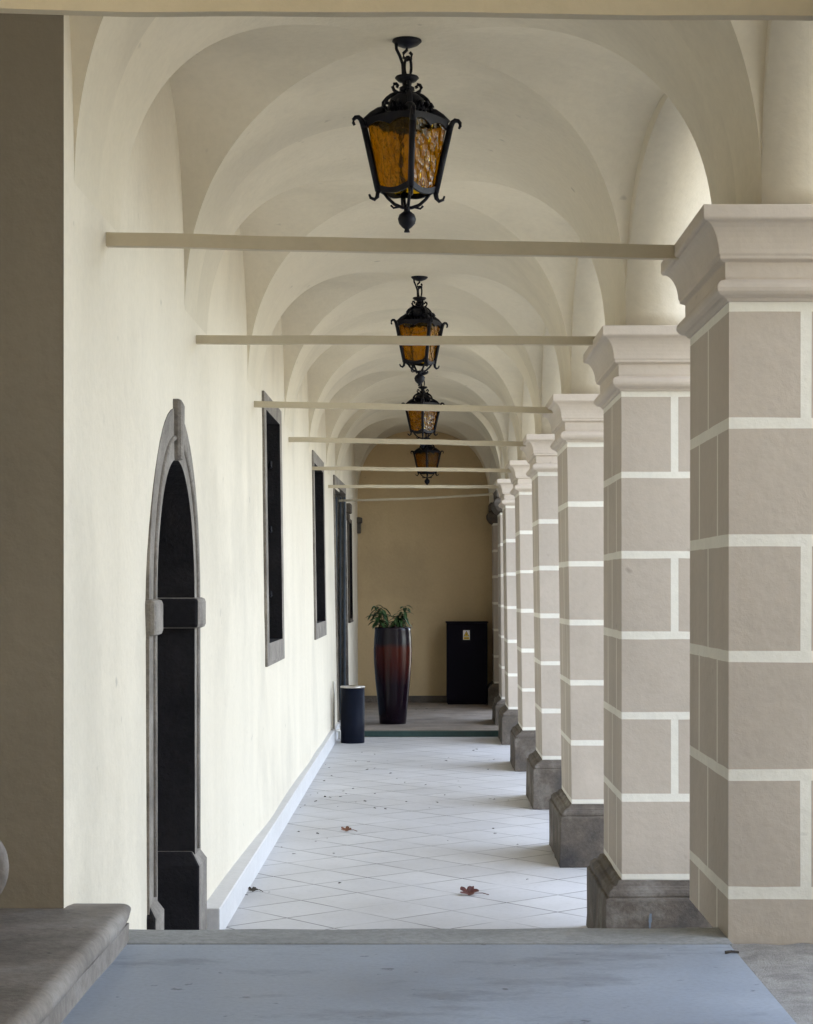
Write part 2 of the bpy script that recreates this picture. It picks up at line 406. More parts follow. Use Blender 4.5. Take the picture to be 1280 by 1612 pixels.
def pillar(label, dfront, xi_top, xi_bot, bot=FL, base=True, capmat='cap', dark=False, depth=0.29, width=PW, seed=0, top=884):
    r = random.Random(seed)
    root = thing('pillar', label, 'pillar', P(xi_bot + width / 2, dfront + depth / 2, bot), group='painted pillars of the arcade')
    L = root.location
    x0, x1 = xi_bot * K, (xi_bot + width) * K; y0, y1 = dfront * S, (dfront + depth) * S
    lean = (xi_top - xi_bot) * K
    shaft_bot = -1338 if base else bot
    def lx(z): return lean * (z - FL) / (890 - FL)
    bm = bmesh.new()
    rows = []           # (ztop, zbot, kind)
    for i, b in enumerate(BANDS):
        if b - 10 < shaft_bot: break
        rows.append((b if i else top, max(b - 34, shaft_bot), 'band'))
        nxt = BANDS[i + 1] if i + 1 < len(BANDS) else shaft_bot
        nxt = max(nxt, shaft_bot)
        if b - 34 - nxt > 5: rows.append((b - 34, nxt, 'A' if i % 2 == 0 else 'B'))
    corners = [(x0, y0), (x1, y0), (x1, y1), (x0, y1)]
    J = 34 * K
    jit = {}
    def jz(z, f):        # a hand-painted line is not quite level
        key = (z, f % 4)
        if key not in jit: jit[key] = 0 if z in (top, shaft_bot) else r.uniform(-3.5, 3.5) * K
        return jit[key]
    for f in range(4):
        a, b = Vector(corners[f]), Vector(corners[(f + 1) % 4]); ln = (b - a).length; dr = (b - a) / ln
        c0 = 222 * K; JS = J if f % 2 == 0 else J * .6
        two = [(c0, c0 + JS), (ln - c0 - JS, ln - c0)]; one = [(ln / 2 - JS / 2, ln / 2 + JS / 2)]
        jA, jB = (two, one) if f % 2 == 0 else (one, two)
        qs = sorted(set([0.0, ln] + [x for j in two + one for x in j] + [ln * i / 8 for i in (1, 3, 5, 7)]))
        def pv(q, z):
            h = lerp(jz(z, f), jz(z, f + 1), q / ln)
            if 0 < q < ln and z not in (top, shaft_bot):
                h += 2.6 * K * noise.noise(Vector((q * 9, z * .05, f * 7.3 + seed)))
                q += 2.6 * K * noise.noise(Vector((q * 9, z * .05, f * 7.3 + seed + 50)))
            p = a + dr * q
            return bm.verts.new((p.x + lx(z), p.y, zz(z) + h))
        for zt, zb, kind in rows:
            js = {'band': [(0, ln)], 'A': jA, 'B': jB}[kind]
            for q0, q1 in zip(qs, qs[1:]):
                m_ = (q0 + q1) / 2
                bm.faces.new([pv(q0, zb), pv(q1, zb), pv(q1, zt), pv(q0, zt)]).material_index = 1 if any(x0 < m_ < x1 for x0, x1 in js) else 0
    bmesh.ops.remove_doubles(bm, verts=bm.verts, dist=0.0004)
    o = mesh_obj('shaft', bm, [M['block'], M['joint']], root); o.location = -L
    ct = lx(884)
    bm = bmesh.new()
    if not dark:
        ring_sweep(bm, x0 + ct, x1 + ct, y0, y1, capital_profile())
        o = mesh_obj('capital', bm, M[capmat], root, bevel=0.006); o.location = -L
    else:
        pr = [(0, 884), (40, 905), (75, 960), (80, 1010), (60, 1040), (20, 1062)]
        ring_sweep(bm, x0 + ct, x1 + ct, y0, y1, [(q * K, zz(z)) for q, z in pr])
        o = mesh_obj('capital', bm, M['darkstone'], root, bevel=0.012); o.location = -L
        bm = bmesh.new(); ring_sweep(bm, x0 + ct, x1 + ct, y0, y1, [(q * K, zz(z)) for q, z in [(45, 1062), (50, 1150), (45, 1168)]])
        o = mesh_obj('impost_block', bm, M['stone'], root, bevel=0.01); o.location = -L
    if base:
        bm = bmesh.new(); ring_sweep(bm, x0, x1, y0, y1, base_profile(bot))
        bmesh.ops.subdivide_edges(bm, edges=[e for e in bm.edges if e.calc_length() > 0.3], cuts=6, use_grid_fill=True)
        for v in bm.verts: v.co = wob(v.co, 0.007, 4.0 + 0.3 * seed)
        o = mesh_obj('plinth', bm, M['stone'], root, bevel=0.008); o.location = -L
    return root
pillar('painted pillar just outside the right edge of the view', PC[2] - HD, 1010, 1010, -1087 - 20, base=False, seed=90)
pillar('painted pillar beside the viewer, beyond the right edge of the view', PC[1] - HD, 1010, 1010, -1087 - 20, base=False, seed=91)
pillar('nearest and largest painted pillar, standing on the raised landing at right', 1.965, 935, 932, -1107, base=False, seed=1)
p2 = pillar('second painted pillar from the front, blue streak running down its stone plinth', PC[4] - HD, 876, 878, seed=2)
pillar('third painted pillar from the front, its brown plinth in two stone courses', PC[5] - HD, 853, 886, seed=3)
pillar('fourth painted pillar from the front, with a chipped grey plinth', PC[6] - HD, 850, 890, seed=4)
pillar('fifth painted pillar from the front, second one before the green step', PC[7] - HD, 852, 890, seed=5)
pillar('sixth painted pillar from the front, standing just before the green step', PC[8] - HD, 850, 888, seed=6)
pillar('narrow-looking far pillar with dark stone capital, standing on the green step', PC[9] - HD, 866, 886, FL + 72, dark=True, seed=7)
pillar('farthest half pillar, built against the ochre end wall', 8.72, 915, 925, FL + 72, dark=True, seed=8, depth=0.225)
# blue paint streak on the second plinth
bm = bmesh.new()
y = (PC[4] - HD) * S
for i in range(12):
    z0, z1 = lerp(-1452, -1685, i / 12), lerp(-1452, -1685, (i + 1) / 12)
    w = 5 + 2 * math.sin(i * 1.7)
    vs = [bm.verts.new(((878 + 118 + sx * w + 3 * math.sin(zc * .03)) * K, y - 82 * K - 0.012, zz(zc))) for sx, zc in ((-1, z0), (1, z0), (1, z1), (-1, z1))]
    bm.faces.new(vs)
o = mesh_obj('paint_streak', bm, simple('blue_paint', (0.13, 0.16, 0.20), 0.7), p2); o.location = -p2.location

# unseen block added behind the viewer to keep sky light off the near bays
bm = bmesh.new(); box(bm, tuple(P(1895, -4.2, FL - 30)), tuple(P(14000, 0.2, 7000)))
tag(mesh_obj('sky_blocker', bm, M['wall']), 'plain cream unseen block added behind the viewer to shut out sky light', 'sky blocker', kind='thing')

# ------------------------------------------------------------------ left wall with its openings
wall = thing('gallery_wall', 'long cream plaster wall on the left, with stone doorway and windows', 'wall', P(-1060, 1.91, FL))
def door_loop(half, zs, rise, zb, n=28, c=2.753):
    pts = [(c - half, zb), (c - half, zs)]
    pts += [(c - half * math.cos(math.pi * i / n), zs + rise * math.sin(math.pi * i / n)) for i in range(1, n)]
    pts += [(c + half, zs), (c + half, zb)]
    return pts
WINS = [(4.19, 4.69, -522, 1300), (6.0, 6.62, -492, 1300), (8.24, 8.56, -457, 905)]
DOOR2 = (7.34, 8.12, FL - 5, 1305)
holes = [door_loop(0.262, -42, 775, FL - 20)]
holes += [[(a + .012, zb + 12), (a + .012, zt - 12), (b - .012, zt - 12), (b - .012, zb + 12)] for a, b, zb, zt in WINS]
holes.append([(DOOR2[0] + .012, DOOR2[2]), (DOOR2[0] + .012, DOOR2[3] - 12), (DOOR2[1] - .012, DOOR2[3] - 12), (DOOR2[1] - .012, DOOR2[2])])
def inside(p, poly):
    x, y = p; c = False
    for (x0, y0), (x1, y1) in zip(poly, poly[1:] + poly[:1]):
        if (y0 > y) != (y1 > y) and x < (x1 - x0) * (y - y0) / (y1 - y0) + x0: c = not c
    return c
def wall_sheet(d0, d1, z0, z1, holes):
    SC = 1000.0     # keep the plane roughly isotropic
    verts, edges = [], []
    def add_loop(lp):
        s = len(verts)
        for d, z in lp: verts.append(Vector((d * 3000 / SC, z / SC)))
        for i in range(len(lp)): edges.append((s + i, s + (i + 1) % len(lp)))
    outer = [(d0, z0)]
    nd = 56
    for i in range(1, nd): outer.append((lerp(d0, d1, i / nd), z0))
    outer.append((d1, z0))
    for i in range(1, 30): outer.append((d1, lerp(z0, z1, i / 30)))
    outer.append((d1, z1))
    for i in range(1, nd): outer.append((lerp(d1, d0, i / nd), z1))
    outer.append((d0, z1))
    for i in range(1, 30): outer.append((d0, lerp(z1, z0, i / 30)))
    add_loop(outer)
    for h in holes: add_loop(h)
    for i in range(1, nd):
        for j in range(1, 30):
            p = (lerp(d0, d1, i / nd), lerp(z0, z1, j / 30))
            if not any(inside(p, h) for h in holes): verts.append(Vector((p[0] * 3000 / SC, p[1] / SC)))
    vo, eo, fo = delaunay_2d_cdt(verts, edges, [], 0, 1e-5)[:3]
    bm = bmesh.new(); bv = []
    for v in vo:
        d, z = v.x * SC / 3000, v.y * SC
        bv.append(bm.verts.new(P(Xw(d, z) + 10 * noise.noise(Vector((d * 2.2, z * .0022, 5.1))) * min(1, (d - d0) * 6, max(0, min(1, (1050 - z) / 300))), d, z)))
    for f in fo:
        cx = sum(vo[i].x for i in f) / len(f) * SC / 3000; cz = sum(vo[i].y for i in f) / len(f) * SC
        if any(inside((cx, cz), h) for h in holes): continue
        bm.faces.new([bv[i] for i in f])
    for f in bm.faces:
        if f.normal.x == 0: f.normal_update()
    bm.normal_update()
    for f in bm.faces:
        if f.normal.x < 0: f.normal_flip()
    return bm
bm = wall_sheet(1.9085, ENDD, FL - 40, 2290, holes)
o = mesh_obj('wall', bm, M['wall'], wall, smooth=True, normals=False); o.location = -wall.location
WLOC = wall.location
def under(name, bm, m, parent, **kw):
    o = mesh_obj(name, bm, m, parent, **kw)
    base = parent.location.copy(); q = parent.parent
    while q: base = base + q.location; q = q.parent
    o.location = -base
    return o

# stone doorway
def extrude_ring(outer, inner, front, back, bm, mi=0):
    """ring between two open (U-shaped) loops of (d, z); front/back are offsets into the gallery from the wall plane"""
    def mk(lp, off): return [bm.verts.new(P(Xw(d, z) + off, d, z)) for d, z in lp]
    of, inf = mk(outer, front), mk(inner, front); ob, ib = mk(outer, -20), mk(inner, back)
    for i in range(len(outer) - 1):
        bm.faces.new((of[i], of[i + 1], inf[i + 1], inf[i]))
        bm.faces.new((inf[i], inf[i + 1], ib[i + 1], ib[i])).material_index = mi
        bm.faces.new((ob[i], ob[i + 1], of[i + 1], of[i]))
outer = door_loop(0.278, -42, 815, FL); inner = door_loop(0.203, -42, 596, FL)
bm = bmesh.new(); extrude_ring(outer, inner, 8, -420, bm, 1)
door1 = under('doorway', bm, [M['jambstone'], M['shadestone']], wall)
# inner roll along the ring edge
bm = bmesh.new()
mid = door_loop(0.236, -42, 690, -1225)
tube(bm, [P(Xw(d, z) + 8, d, z) for d, z in mid], 0.014, 6)
under('moulding', bm, M['jambstone'], door1, smooth=True)
bm = bmesh.new()
q = [P(Xw(2.73, 600) + off, d, z) for off in (42, -60) for d, z in ((2.722, 548), (2.75, 548), (2.757, 800), (2.718, 812))]
vs = [bm.verts.new(v) for v in q]
for f in ((0, 1, 2, 3), (7, 6, 5, 4), (0, 4, 5, 1), (1, 5, 6, 2), (2, 6, 7, 3), (3, 7, 4, 0)): bm.faces.new([vs[i] for i in f])
under('keystone', bm, M['jambstone'], door1, bevel=0.02)
def dblock(bm, d0, d1, z0, z1, off0, off1, cham=0):
    dm, zm = (d0 + d1) / 2, (z0 + z1) / 2; x = Xw(dm, zm)
    if not cham: box(bm, tuple(P(x + off0, d0, z0)), tuple(P(x + off1, d1, z1))); return
    c = cham; cd = c / 3000
    lo = [P(x + off0, d0, z0), P(x + off1, d0, z0), P(x + off1, d1, z0), P(x + off0, d1, z0)]
    md = [p + Vector((0, 0, (z1 - z0 - c * 1.6) * K)) for p in lo]
    hi = [P(x + off0, d0 + cd, z1), P(x + off1 - c, d0 + cd, z1), P(x + off1 - c, d1 - cd, z1), P(x + off0, d1 - cd, z1)]
    rs = [[bm.verts.new(p) for p in l] for l in (lo, md, hi)]
    for a, b in zip(rs, rs[1:]):
        for i in range(4): bm.faces.new((a[i], a[(i + 1) % 4], b[(i + 1) % 4], b[i]))
    bm.faces.new(rs[0][::-1]); bm.faces.new(rs[2])
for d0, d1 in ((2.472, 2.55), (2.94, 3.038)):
    bm = bmesh.new(); dblock(bm, d0, d1, -190, -46, -410, 34); o = under('impost', bm, [M['jambstone'], M['shadestone']], door1, bevel=0.022); o.data.polygons.foreach_set('material_index', [1 if p.normal.y < -.7 and d0 > 2.8 else 0 for p in o.data.polygons])
    bm = bmesh.new(); dblock(bm, d0, d1, FL, -1225, -405, 36, 40); o = under('plinth_block', bm, [M['jambstone'], M['shadestone']], door1, bevel=0.012); o.data.polygons.foreach_set('material_index', [1 if p.normal.y < -.7 else 0 for p in o.data.polygons])
bm = bmesh.new(); box(bm, tuple(P(-1480, 2.49, FL)), tuple(P(-1425, 3.01, 700))); under('door_leaf', bm, M['doorwood'], door1)

# windows
def window(a, b, zb, zt, frame=170, mat='jambstone', sill=150, lint=110, bars=True):
    bm = bmesh.new(); fd = frame / 3000
    o_l = [(a, zb), (a, zt), (b, zt), (b, zb)]; i_l = [(a + fd, zb + sill), (a + fd, zt - lint), (b - fd, zt - lint), (b - fd, zb + sill)]
    def mk(lp, off): return [bm.verts.new(P(Xw((a + b) / 2, z) + off, d, z)) for d, z in lp]
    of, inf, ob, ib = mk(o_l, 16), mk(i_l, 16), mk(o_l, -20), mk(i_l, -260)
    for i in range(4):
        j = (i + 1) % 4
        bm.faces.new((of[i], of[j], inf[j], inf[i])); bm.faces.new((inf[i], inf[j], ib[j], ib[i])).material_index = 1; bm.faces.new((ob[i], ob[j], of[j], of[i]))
    w = under('window', bm, [M[mat], M['shadestone']], wall)
    x = Xw((a + b) / 2, (zb + zt) / 2)
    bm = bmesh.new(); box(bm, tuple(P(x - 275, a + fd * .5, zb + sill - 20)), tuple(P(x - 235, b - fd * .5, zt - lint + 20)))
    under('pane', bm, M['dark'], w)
    bm = bmesh.new()      # thin raised sill lip and lintel line
    box(bm, tuple(P(x - 10, a + .002, zb - 2)), tuple(P(x + 30, b - .002, zb + 26)))
    under('sill', bm, M[mat], w, bevel=0.006)
    if bars:
        for t in (0.2, 0.5, 0.8):
            bm = bmesh.new(); z = lerp(zb + sill, zt - lint, t); d = b - fd
            tube(bm, [P(x - 60, d + .004, z), P(x - 60, d - .03, z), P(x - 52, d - .042, z + 8), P(x - 52, d - .042, z + 34)], 0.014, 6)
            under('shutter_hook', bm, M['iron'], w)
    return w
window(*WINS[0]); window(*WINS[1], bars=False); window(*WINS[2], frame=24, sill=50, lint=50, bars=False, mat='darkstone')

# far door with blue-grey frame
a, b, zb, zt = DOOR2
bm = bmesh.new(); fd = 60 / 3000
o_l = [(a, FL), (a, zt), (b, zt), (b, FL)]; i_l = [(a + fd, FL), (a + fd, zt - 110), (b - fd, zt - 110), (b - fd, FL)]
extrude_ring(o_l, i_l, 20, -200, bm)
d2 = under('door', bm, M['jambstone'], wall)
x = Xw(7.7, 0)
bm = bmesh.new(); box(bm, tuple(P(x - 210, a + .01, FL)), tuple(P(x - 170, b - .01, zt - 90)));
under('door_leaf', bm, M['bluedoor'], d2)
for off, w in ((16, 24), (-40, 16), (-90, 20)):
    bm = bmesh.new(); box(bm, tuple(P(x + off - w, b - fd - .009 - w / 9000, FL + 90)), tuple(P(x + off, b - fd - .001, zt - 150)))
    under('door_frame', bm, M['bluedoor'], d2, bevel=0.004)
for q0, q1 in ((b - fd - .05, b - fd - .012), (a + fd + .02, a + fd + .06)):
    bm = bmesh.new(); box(bm, tuple(P(x - 168, q0, FL + 80)), tuple(P(x - 150, q1, zt - 200)))
    under('stile', bm, M['bluedoor'], d2, bevel=0.004)

# skirting
bm = bmesh.new(); prev = None
for i in range(41):
    d = lerp(3.062, 7.32, i / 40); x = Xw(d, FL); xf = -998
    sec = [P(x - 20, d, FL), P(xf, d, FL), P(xf, d, FL + 134), P(xf - 5, d, FL + 140), P(x - 20, d, FL + 143)]
    ring = [bm.verts.new(p) for p in sec]
    if prev:
        for k in range(4): bm.faces.new((prev[k], prev[k + 1], ring[k + 1], ring[k]))
    else: bm.faces.new(ring)
    prev = ring
bm.faces.new(prev[::-1])
under('skirting', bm, M['skirt'], wall)
bm = bmesh.new(); box(bm, tuple(P(-1095, 3.045, FL)), tuple(P(-992, 3.060, FL + 152))); under('skirting_end', bm, M['skirt'], wall, bevel=0.006)
# stone corbels under the last arch
for d, z0, z1 in ((8.25, 870, 1090),):
    bm = bmesh.new(); x = Xw(d, 1000)
    box(bm, tuple(P(x - 20, d - .05, 960)), tuple(P(x + 62, d + .05, 1090)))
    box(bm, tuple(P(x - 20, d - .035, 870)), tuple(P(x + 40, d + .035, 958)))
    under('corbel', bm, M['darkstone'], wall, bevel=0.02)

# return of the wall at the side passage, and the passage behind it
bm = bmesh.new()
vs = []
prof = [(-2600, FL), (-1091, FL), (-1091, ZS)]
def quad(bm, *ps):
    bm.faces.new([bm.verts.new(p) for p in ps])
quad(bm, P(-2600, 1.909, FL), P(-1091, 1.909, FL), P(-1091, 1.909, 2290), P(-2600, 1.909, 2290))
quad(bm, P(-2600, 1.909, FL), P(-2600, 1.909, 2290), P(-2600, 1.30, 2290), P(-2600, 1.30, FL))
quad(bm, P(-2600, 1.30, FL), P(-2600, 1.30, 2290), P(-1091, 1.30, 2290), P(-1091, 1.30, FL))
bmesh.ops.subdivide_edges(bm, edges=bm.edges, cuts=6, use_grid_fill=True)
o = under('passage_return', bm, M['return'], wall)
bm = bmesh.new()
quad(bm, P(-1091, -0.52, FL), P(-1091, 1.301, FL), P(-1091, 1.301, 2290), P(-1091, -0.52, 2290))
quad(bm, P(-1091, -0.5, FL), P(1000, -0.5, FL), P(1000, -0.5, 2290), P(-1091, -0.5, 2290))
under('near_wall', bm, M['wall'], wall)

# ------------------------------------------------------------------ end wall
bm = bmesh.new(); box(bm, tuple(P(-1200, ENDD, FL)), tuple(P(1330, ENDD + .08, 2290)))
endw = thing('end_wall', 'ochre plaster wall closing the far end of the gallery', 'wall', P(0, ENDD, FL + 72))
under('wall', bm, M['end'], endw)
bm = bmesh.new(); box(bm, tuple(P(-985, ENDD - .009, FL + 72)), tuple(P(900, ENDD - .001, FL + 72 + 95)))
under('skirting', bm, M['stone'], endw)
bm = bmesh.new()
box(bm, tuple(P(-990, ENDD - .035, 760)), tuple(P(-925, ENDD - .002, 990))); 
box(bm, tuple(P(-992, ENDD - .05, 900)), tuple(P(-905, ENDD - .003, 985)))
under('corbel', bm, M['darkstone'], endw, bevel=0.02)

# ------------------------------------------------------------------ ground
def ground(name, x0, x1, d0, d1, z, m, thick=None):
    bm = bmesh.new()
    if thick: box(bm, tuple(P(x0, d0, z - thick)), tuple(P(x1, d1, z)))
    else: quad(bm, P(x0, d0, z), P(x1, d0, z), P(x1, d1, z), P(x0, d1, z))
    return tag(mesh_obj(name, bm, m), kind='structure')
ground('ground', -60000, 120000, -30, 60, FL - 30, M['yard'])
ground('gallery_floor', -1300, 1800, 1.6, ENDD, FL, M['tile'])
# raised floor beyond the green step
bm = bmesh.new(); box(bm, tuple(P(-1010, 7.20, FL + 2)), tuple(P(1800, ENDD, FL + 72)))
tag(mesh_obj('raised_floor', bm, stone('brown_worn_paving', (0.14, 0.115, 0.09), (0.235, 0.20, 0.165), (0.30, 0.265, 0.225), 2.5, 0.8, 0.2)), kind='structure')
bm = bmesh.new(); box(bm, tuple(P(-1008, 7.186, FL + 2)), tuple(P(930, 7.199, FL + 66)))
tag(mesh_obj('step_riser', bm, M['green']), 'dark green painted riser of the low step at the far end', 'step', kind='thing')
# landing in the foreground
LZ = -1087
bm = bmesh.new(); box(bm, tuple(P(-2600, -0.5, FL - 20)), tuple(P(922, 1.935, LZ)))
bmesh.ops.subdivide_edges(bm, edges=bm.edges, cuts=3, use_grid_fill=True)
tag(mesh_obj('landing_floor', bm, M['slab']), kind='structure')
bm = bmesh.new()
n = 30; rows = []
for i in range(n + 1):
    x = lerp(-1120, 930, i / n)
    df = 1.9365; db = 2.035 + 0.003 * math.sin(i * .9) - (0.012 * (1 - i / n))
    zt = LZ + 3
    rows.append([bm.verts.new(P(x, d, z)) for d, z in ((df, LZ - 40), (df, zt - 2), (df + .002, zt), (db - .012, zt), (db - .004, zt - 4), (db, zt - 16), (db, FL - 20))])
grid_faces(bm, rows); bm.faces.new([v for v in rows[0]][::-1]); bm.faces.new(rows[-1])
tag(mesh_obj('landing_edge', bm, M['nosing']), 'grey stone edging slab along the far side of the landing', 'edging slab', kind='thing')
for i, (d0, d1, z) in enumerate(((2.036, 2.12, -1290), (2.121, 2.22, -1490))):
    ground('descending_steps', -1095, 930, d0, d1, z, M['nosing'], 230)
# rough concrete strip right of the landing
bm = bmesh.new(); rows = []
for i in range(60):
    d = lerp(0.3, 1.962, i / 59); row = []
    for j in range(26):
        x = lerp(923, 3200, (j / 25) ** 2)
        row.append(bm.verts.new(P(x, d, LZ - 14 + 9 * noise.noise(Vector((x * .02, d * 60, 0))) + (-8 if j == 0 else 0))))
    rows.append(row)
grid_faces(bm, rows)
tag(mesh_obj('concrete_apron', bm, M['rough'], smooth=True), kind='structure')
bm = bmesh.new(); box(bm, tuple(P(990, .3, FL - 20)), tuple(P(3200, 2.2, LZ - 30)))
tag(mesh_obj('apron_base', bm, M['rough']), kind='structure')

# stone step slab into the side passage
st = thing('stone_step', 'worn grey stone step with rounded nosing at lower left', 'step', P(-900, 1.7, LZ))
bm = bmesh.new(); rows = []
prof = [(-1500, -960)]
xe = -893; rr = 34
prof += [(-935, -960)] + [(xe - rr + rr * math.sin(t) + (0 if t < 1.6 else 0), -960 - rr + rr * math.cos(t)) for t in [math.pi * i / 10 for i in range(11)]] + [(-935, -1029), (-1500, -1029)]
nn = 26
for i in range(nn + 1):
    d = lerp(1.0, 1.965, i / nn); e = 0
    k = max(0.0, (i - nn + 3) / 3.0)
    row = []
    for x, z in prof:
        sh = 12 * noise.noise(Vector((d * 5, z * .004, 2.0)))
        zz_ = z if k == 0 else -996 + (z + 996) * math.sqrt(max(0.0, 1 - (k * .85) ** 2))
        xx = x if x < -1400 else x + sh - (22 * k * k if x > -1000 else 0)
        row.append(bm.verts.new(P(xx, lerp(d, 1.962, 0) , zz_)))
    rows.append(row)
grid_faces(bm, rows); bm.faces.new(rows[-1]); bm.faces.new(rows[0][::-1])
under('tread', bm, M['stepslab'], st, smooth=False)
for p in bpy.data.objects['tread'].data.polygons: p.use_smooth = len(p.vertices) == 4
bm = bmesh.new(); box(bm, tuple(P(-1500, 1.0, LZ - 30)), tuple(P(-914, 1.948, -1027)))
bmesh.ops.subdivide_edges(bm, edges=bm.edges, cuts=8, use_grid_fill=True)
for v in bm.verts: v.co = wob(v.co, 0.008, 5)
under('riser', bm, M['stepslab'], st)
# carved stone knob at the very left edge
bm = bmesh.new()
tube(bm, [P(-1291 + 52 * math.sin(t), 1.84, -812 + 78 * math.cos(t)) for t in [-.9 + 3.6 * i / 24 for i in range(25)]], 0.034, 16, 0.03)
tag(mesh_obj('stone_handrail', bm, M['stepslab'], smooth=True), 'rounded stone rail end at the left edge, above the worn step', 'rail', kind='thing')

# ------------------------------------------------------------------ tie rods
TIES = [(1.29, 1193, 1177, 'nearest cream tie rod, crossing the very top of the picture', 44),
        (2.165, 1186, 1141, 'cream tie rod ending on the capital of the nearest pillar', 46),
        (3.005, 1175, 1166, 'cream tie rod to the second pillar, passing across a lantern', 40),
        (4.005, 1157, 1117, 'cream tie rod to the third pillar, crossing the third lantern', 38),
        (5.005, 1166, 1131, 'cream tie rod to the fourth pillar, just under the third lantern glass', 38),
        (6.005, 1129, 1105, 'cream tie rod to the fifth pillar, crossing the farthest lantern', 34),
        (7.0, 1113, 1111, 'cream tie rod to the sixth pillar, just below the farthest lantern', 34),
        (7.80, 1068, 1150, 'thin bent tie rod rising to the right before the ochre end wall', 26)]
for n_, (d, zl, zr, lab, h) in enumerate(TIES):
    bm = bmesh.new(); rows = []; xl, xr = Xl(d) - 15, (830 if n_ > 1 else 900)
    for i in range(25):
        t = i / 24; x = lerp(xl, xr, t)
        z = lerp(zl, zr, t) + 5 * noise.noise(Vector((t * 6, n_ * 3.3, 0))) - (0 if n_ < 7 else 14 * math.sin(t * math.pi))
        dd = d + 0.0015 * noise.noise(Vector((t * 5, n_ * 7.7, 4)))
        w = 17 / 3000
        rows.append([bm.verts.new(P(x, dd + a_, z + b_)) for a_, b_ in ((-w, -h / 2), (w, -h / 2), (w, h / 2), (-w, h / 2), (-w, -h / 2))])
    for a_, b_ in zip(rows, rows[1:]):
        for k in range(4): bm.faces.new((a_[k], a_[k + 1], b_[k + 1], b_[k]))
    bmesh.ops.remove_doubles(bm, verts=bm.verts, dist=1e-5)
    o = mesh_obj('tie_rod', bm, M['tie'])
    tag(o, lab, 'tie rod', 'tie rods across the gallery', 'thing')

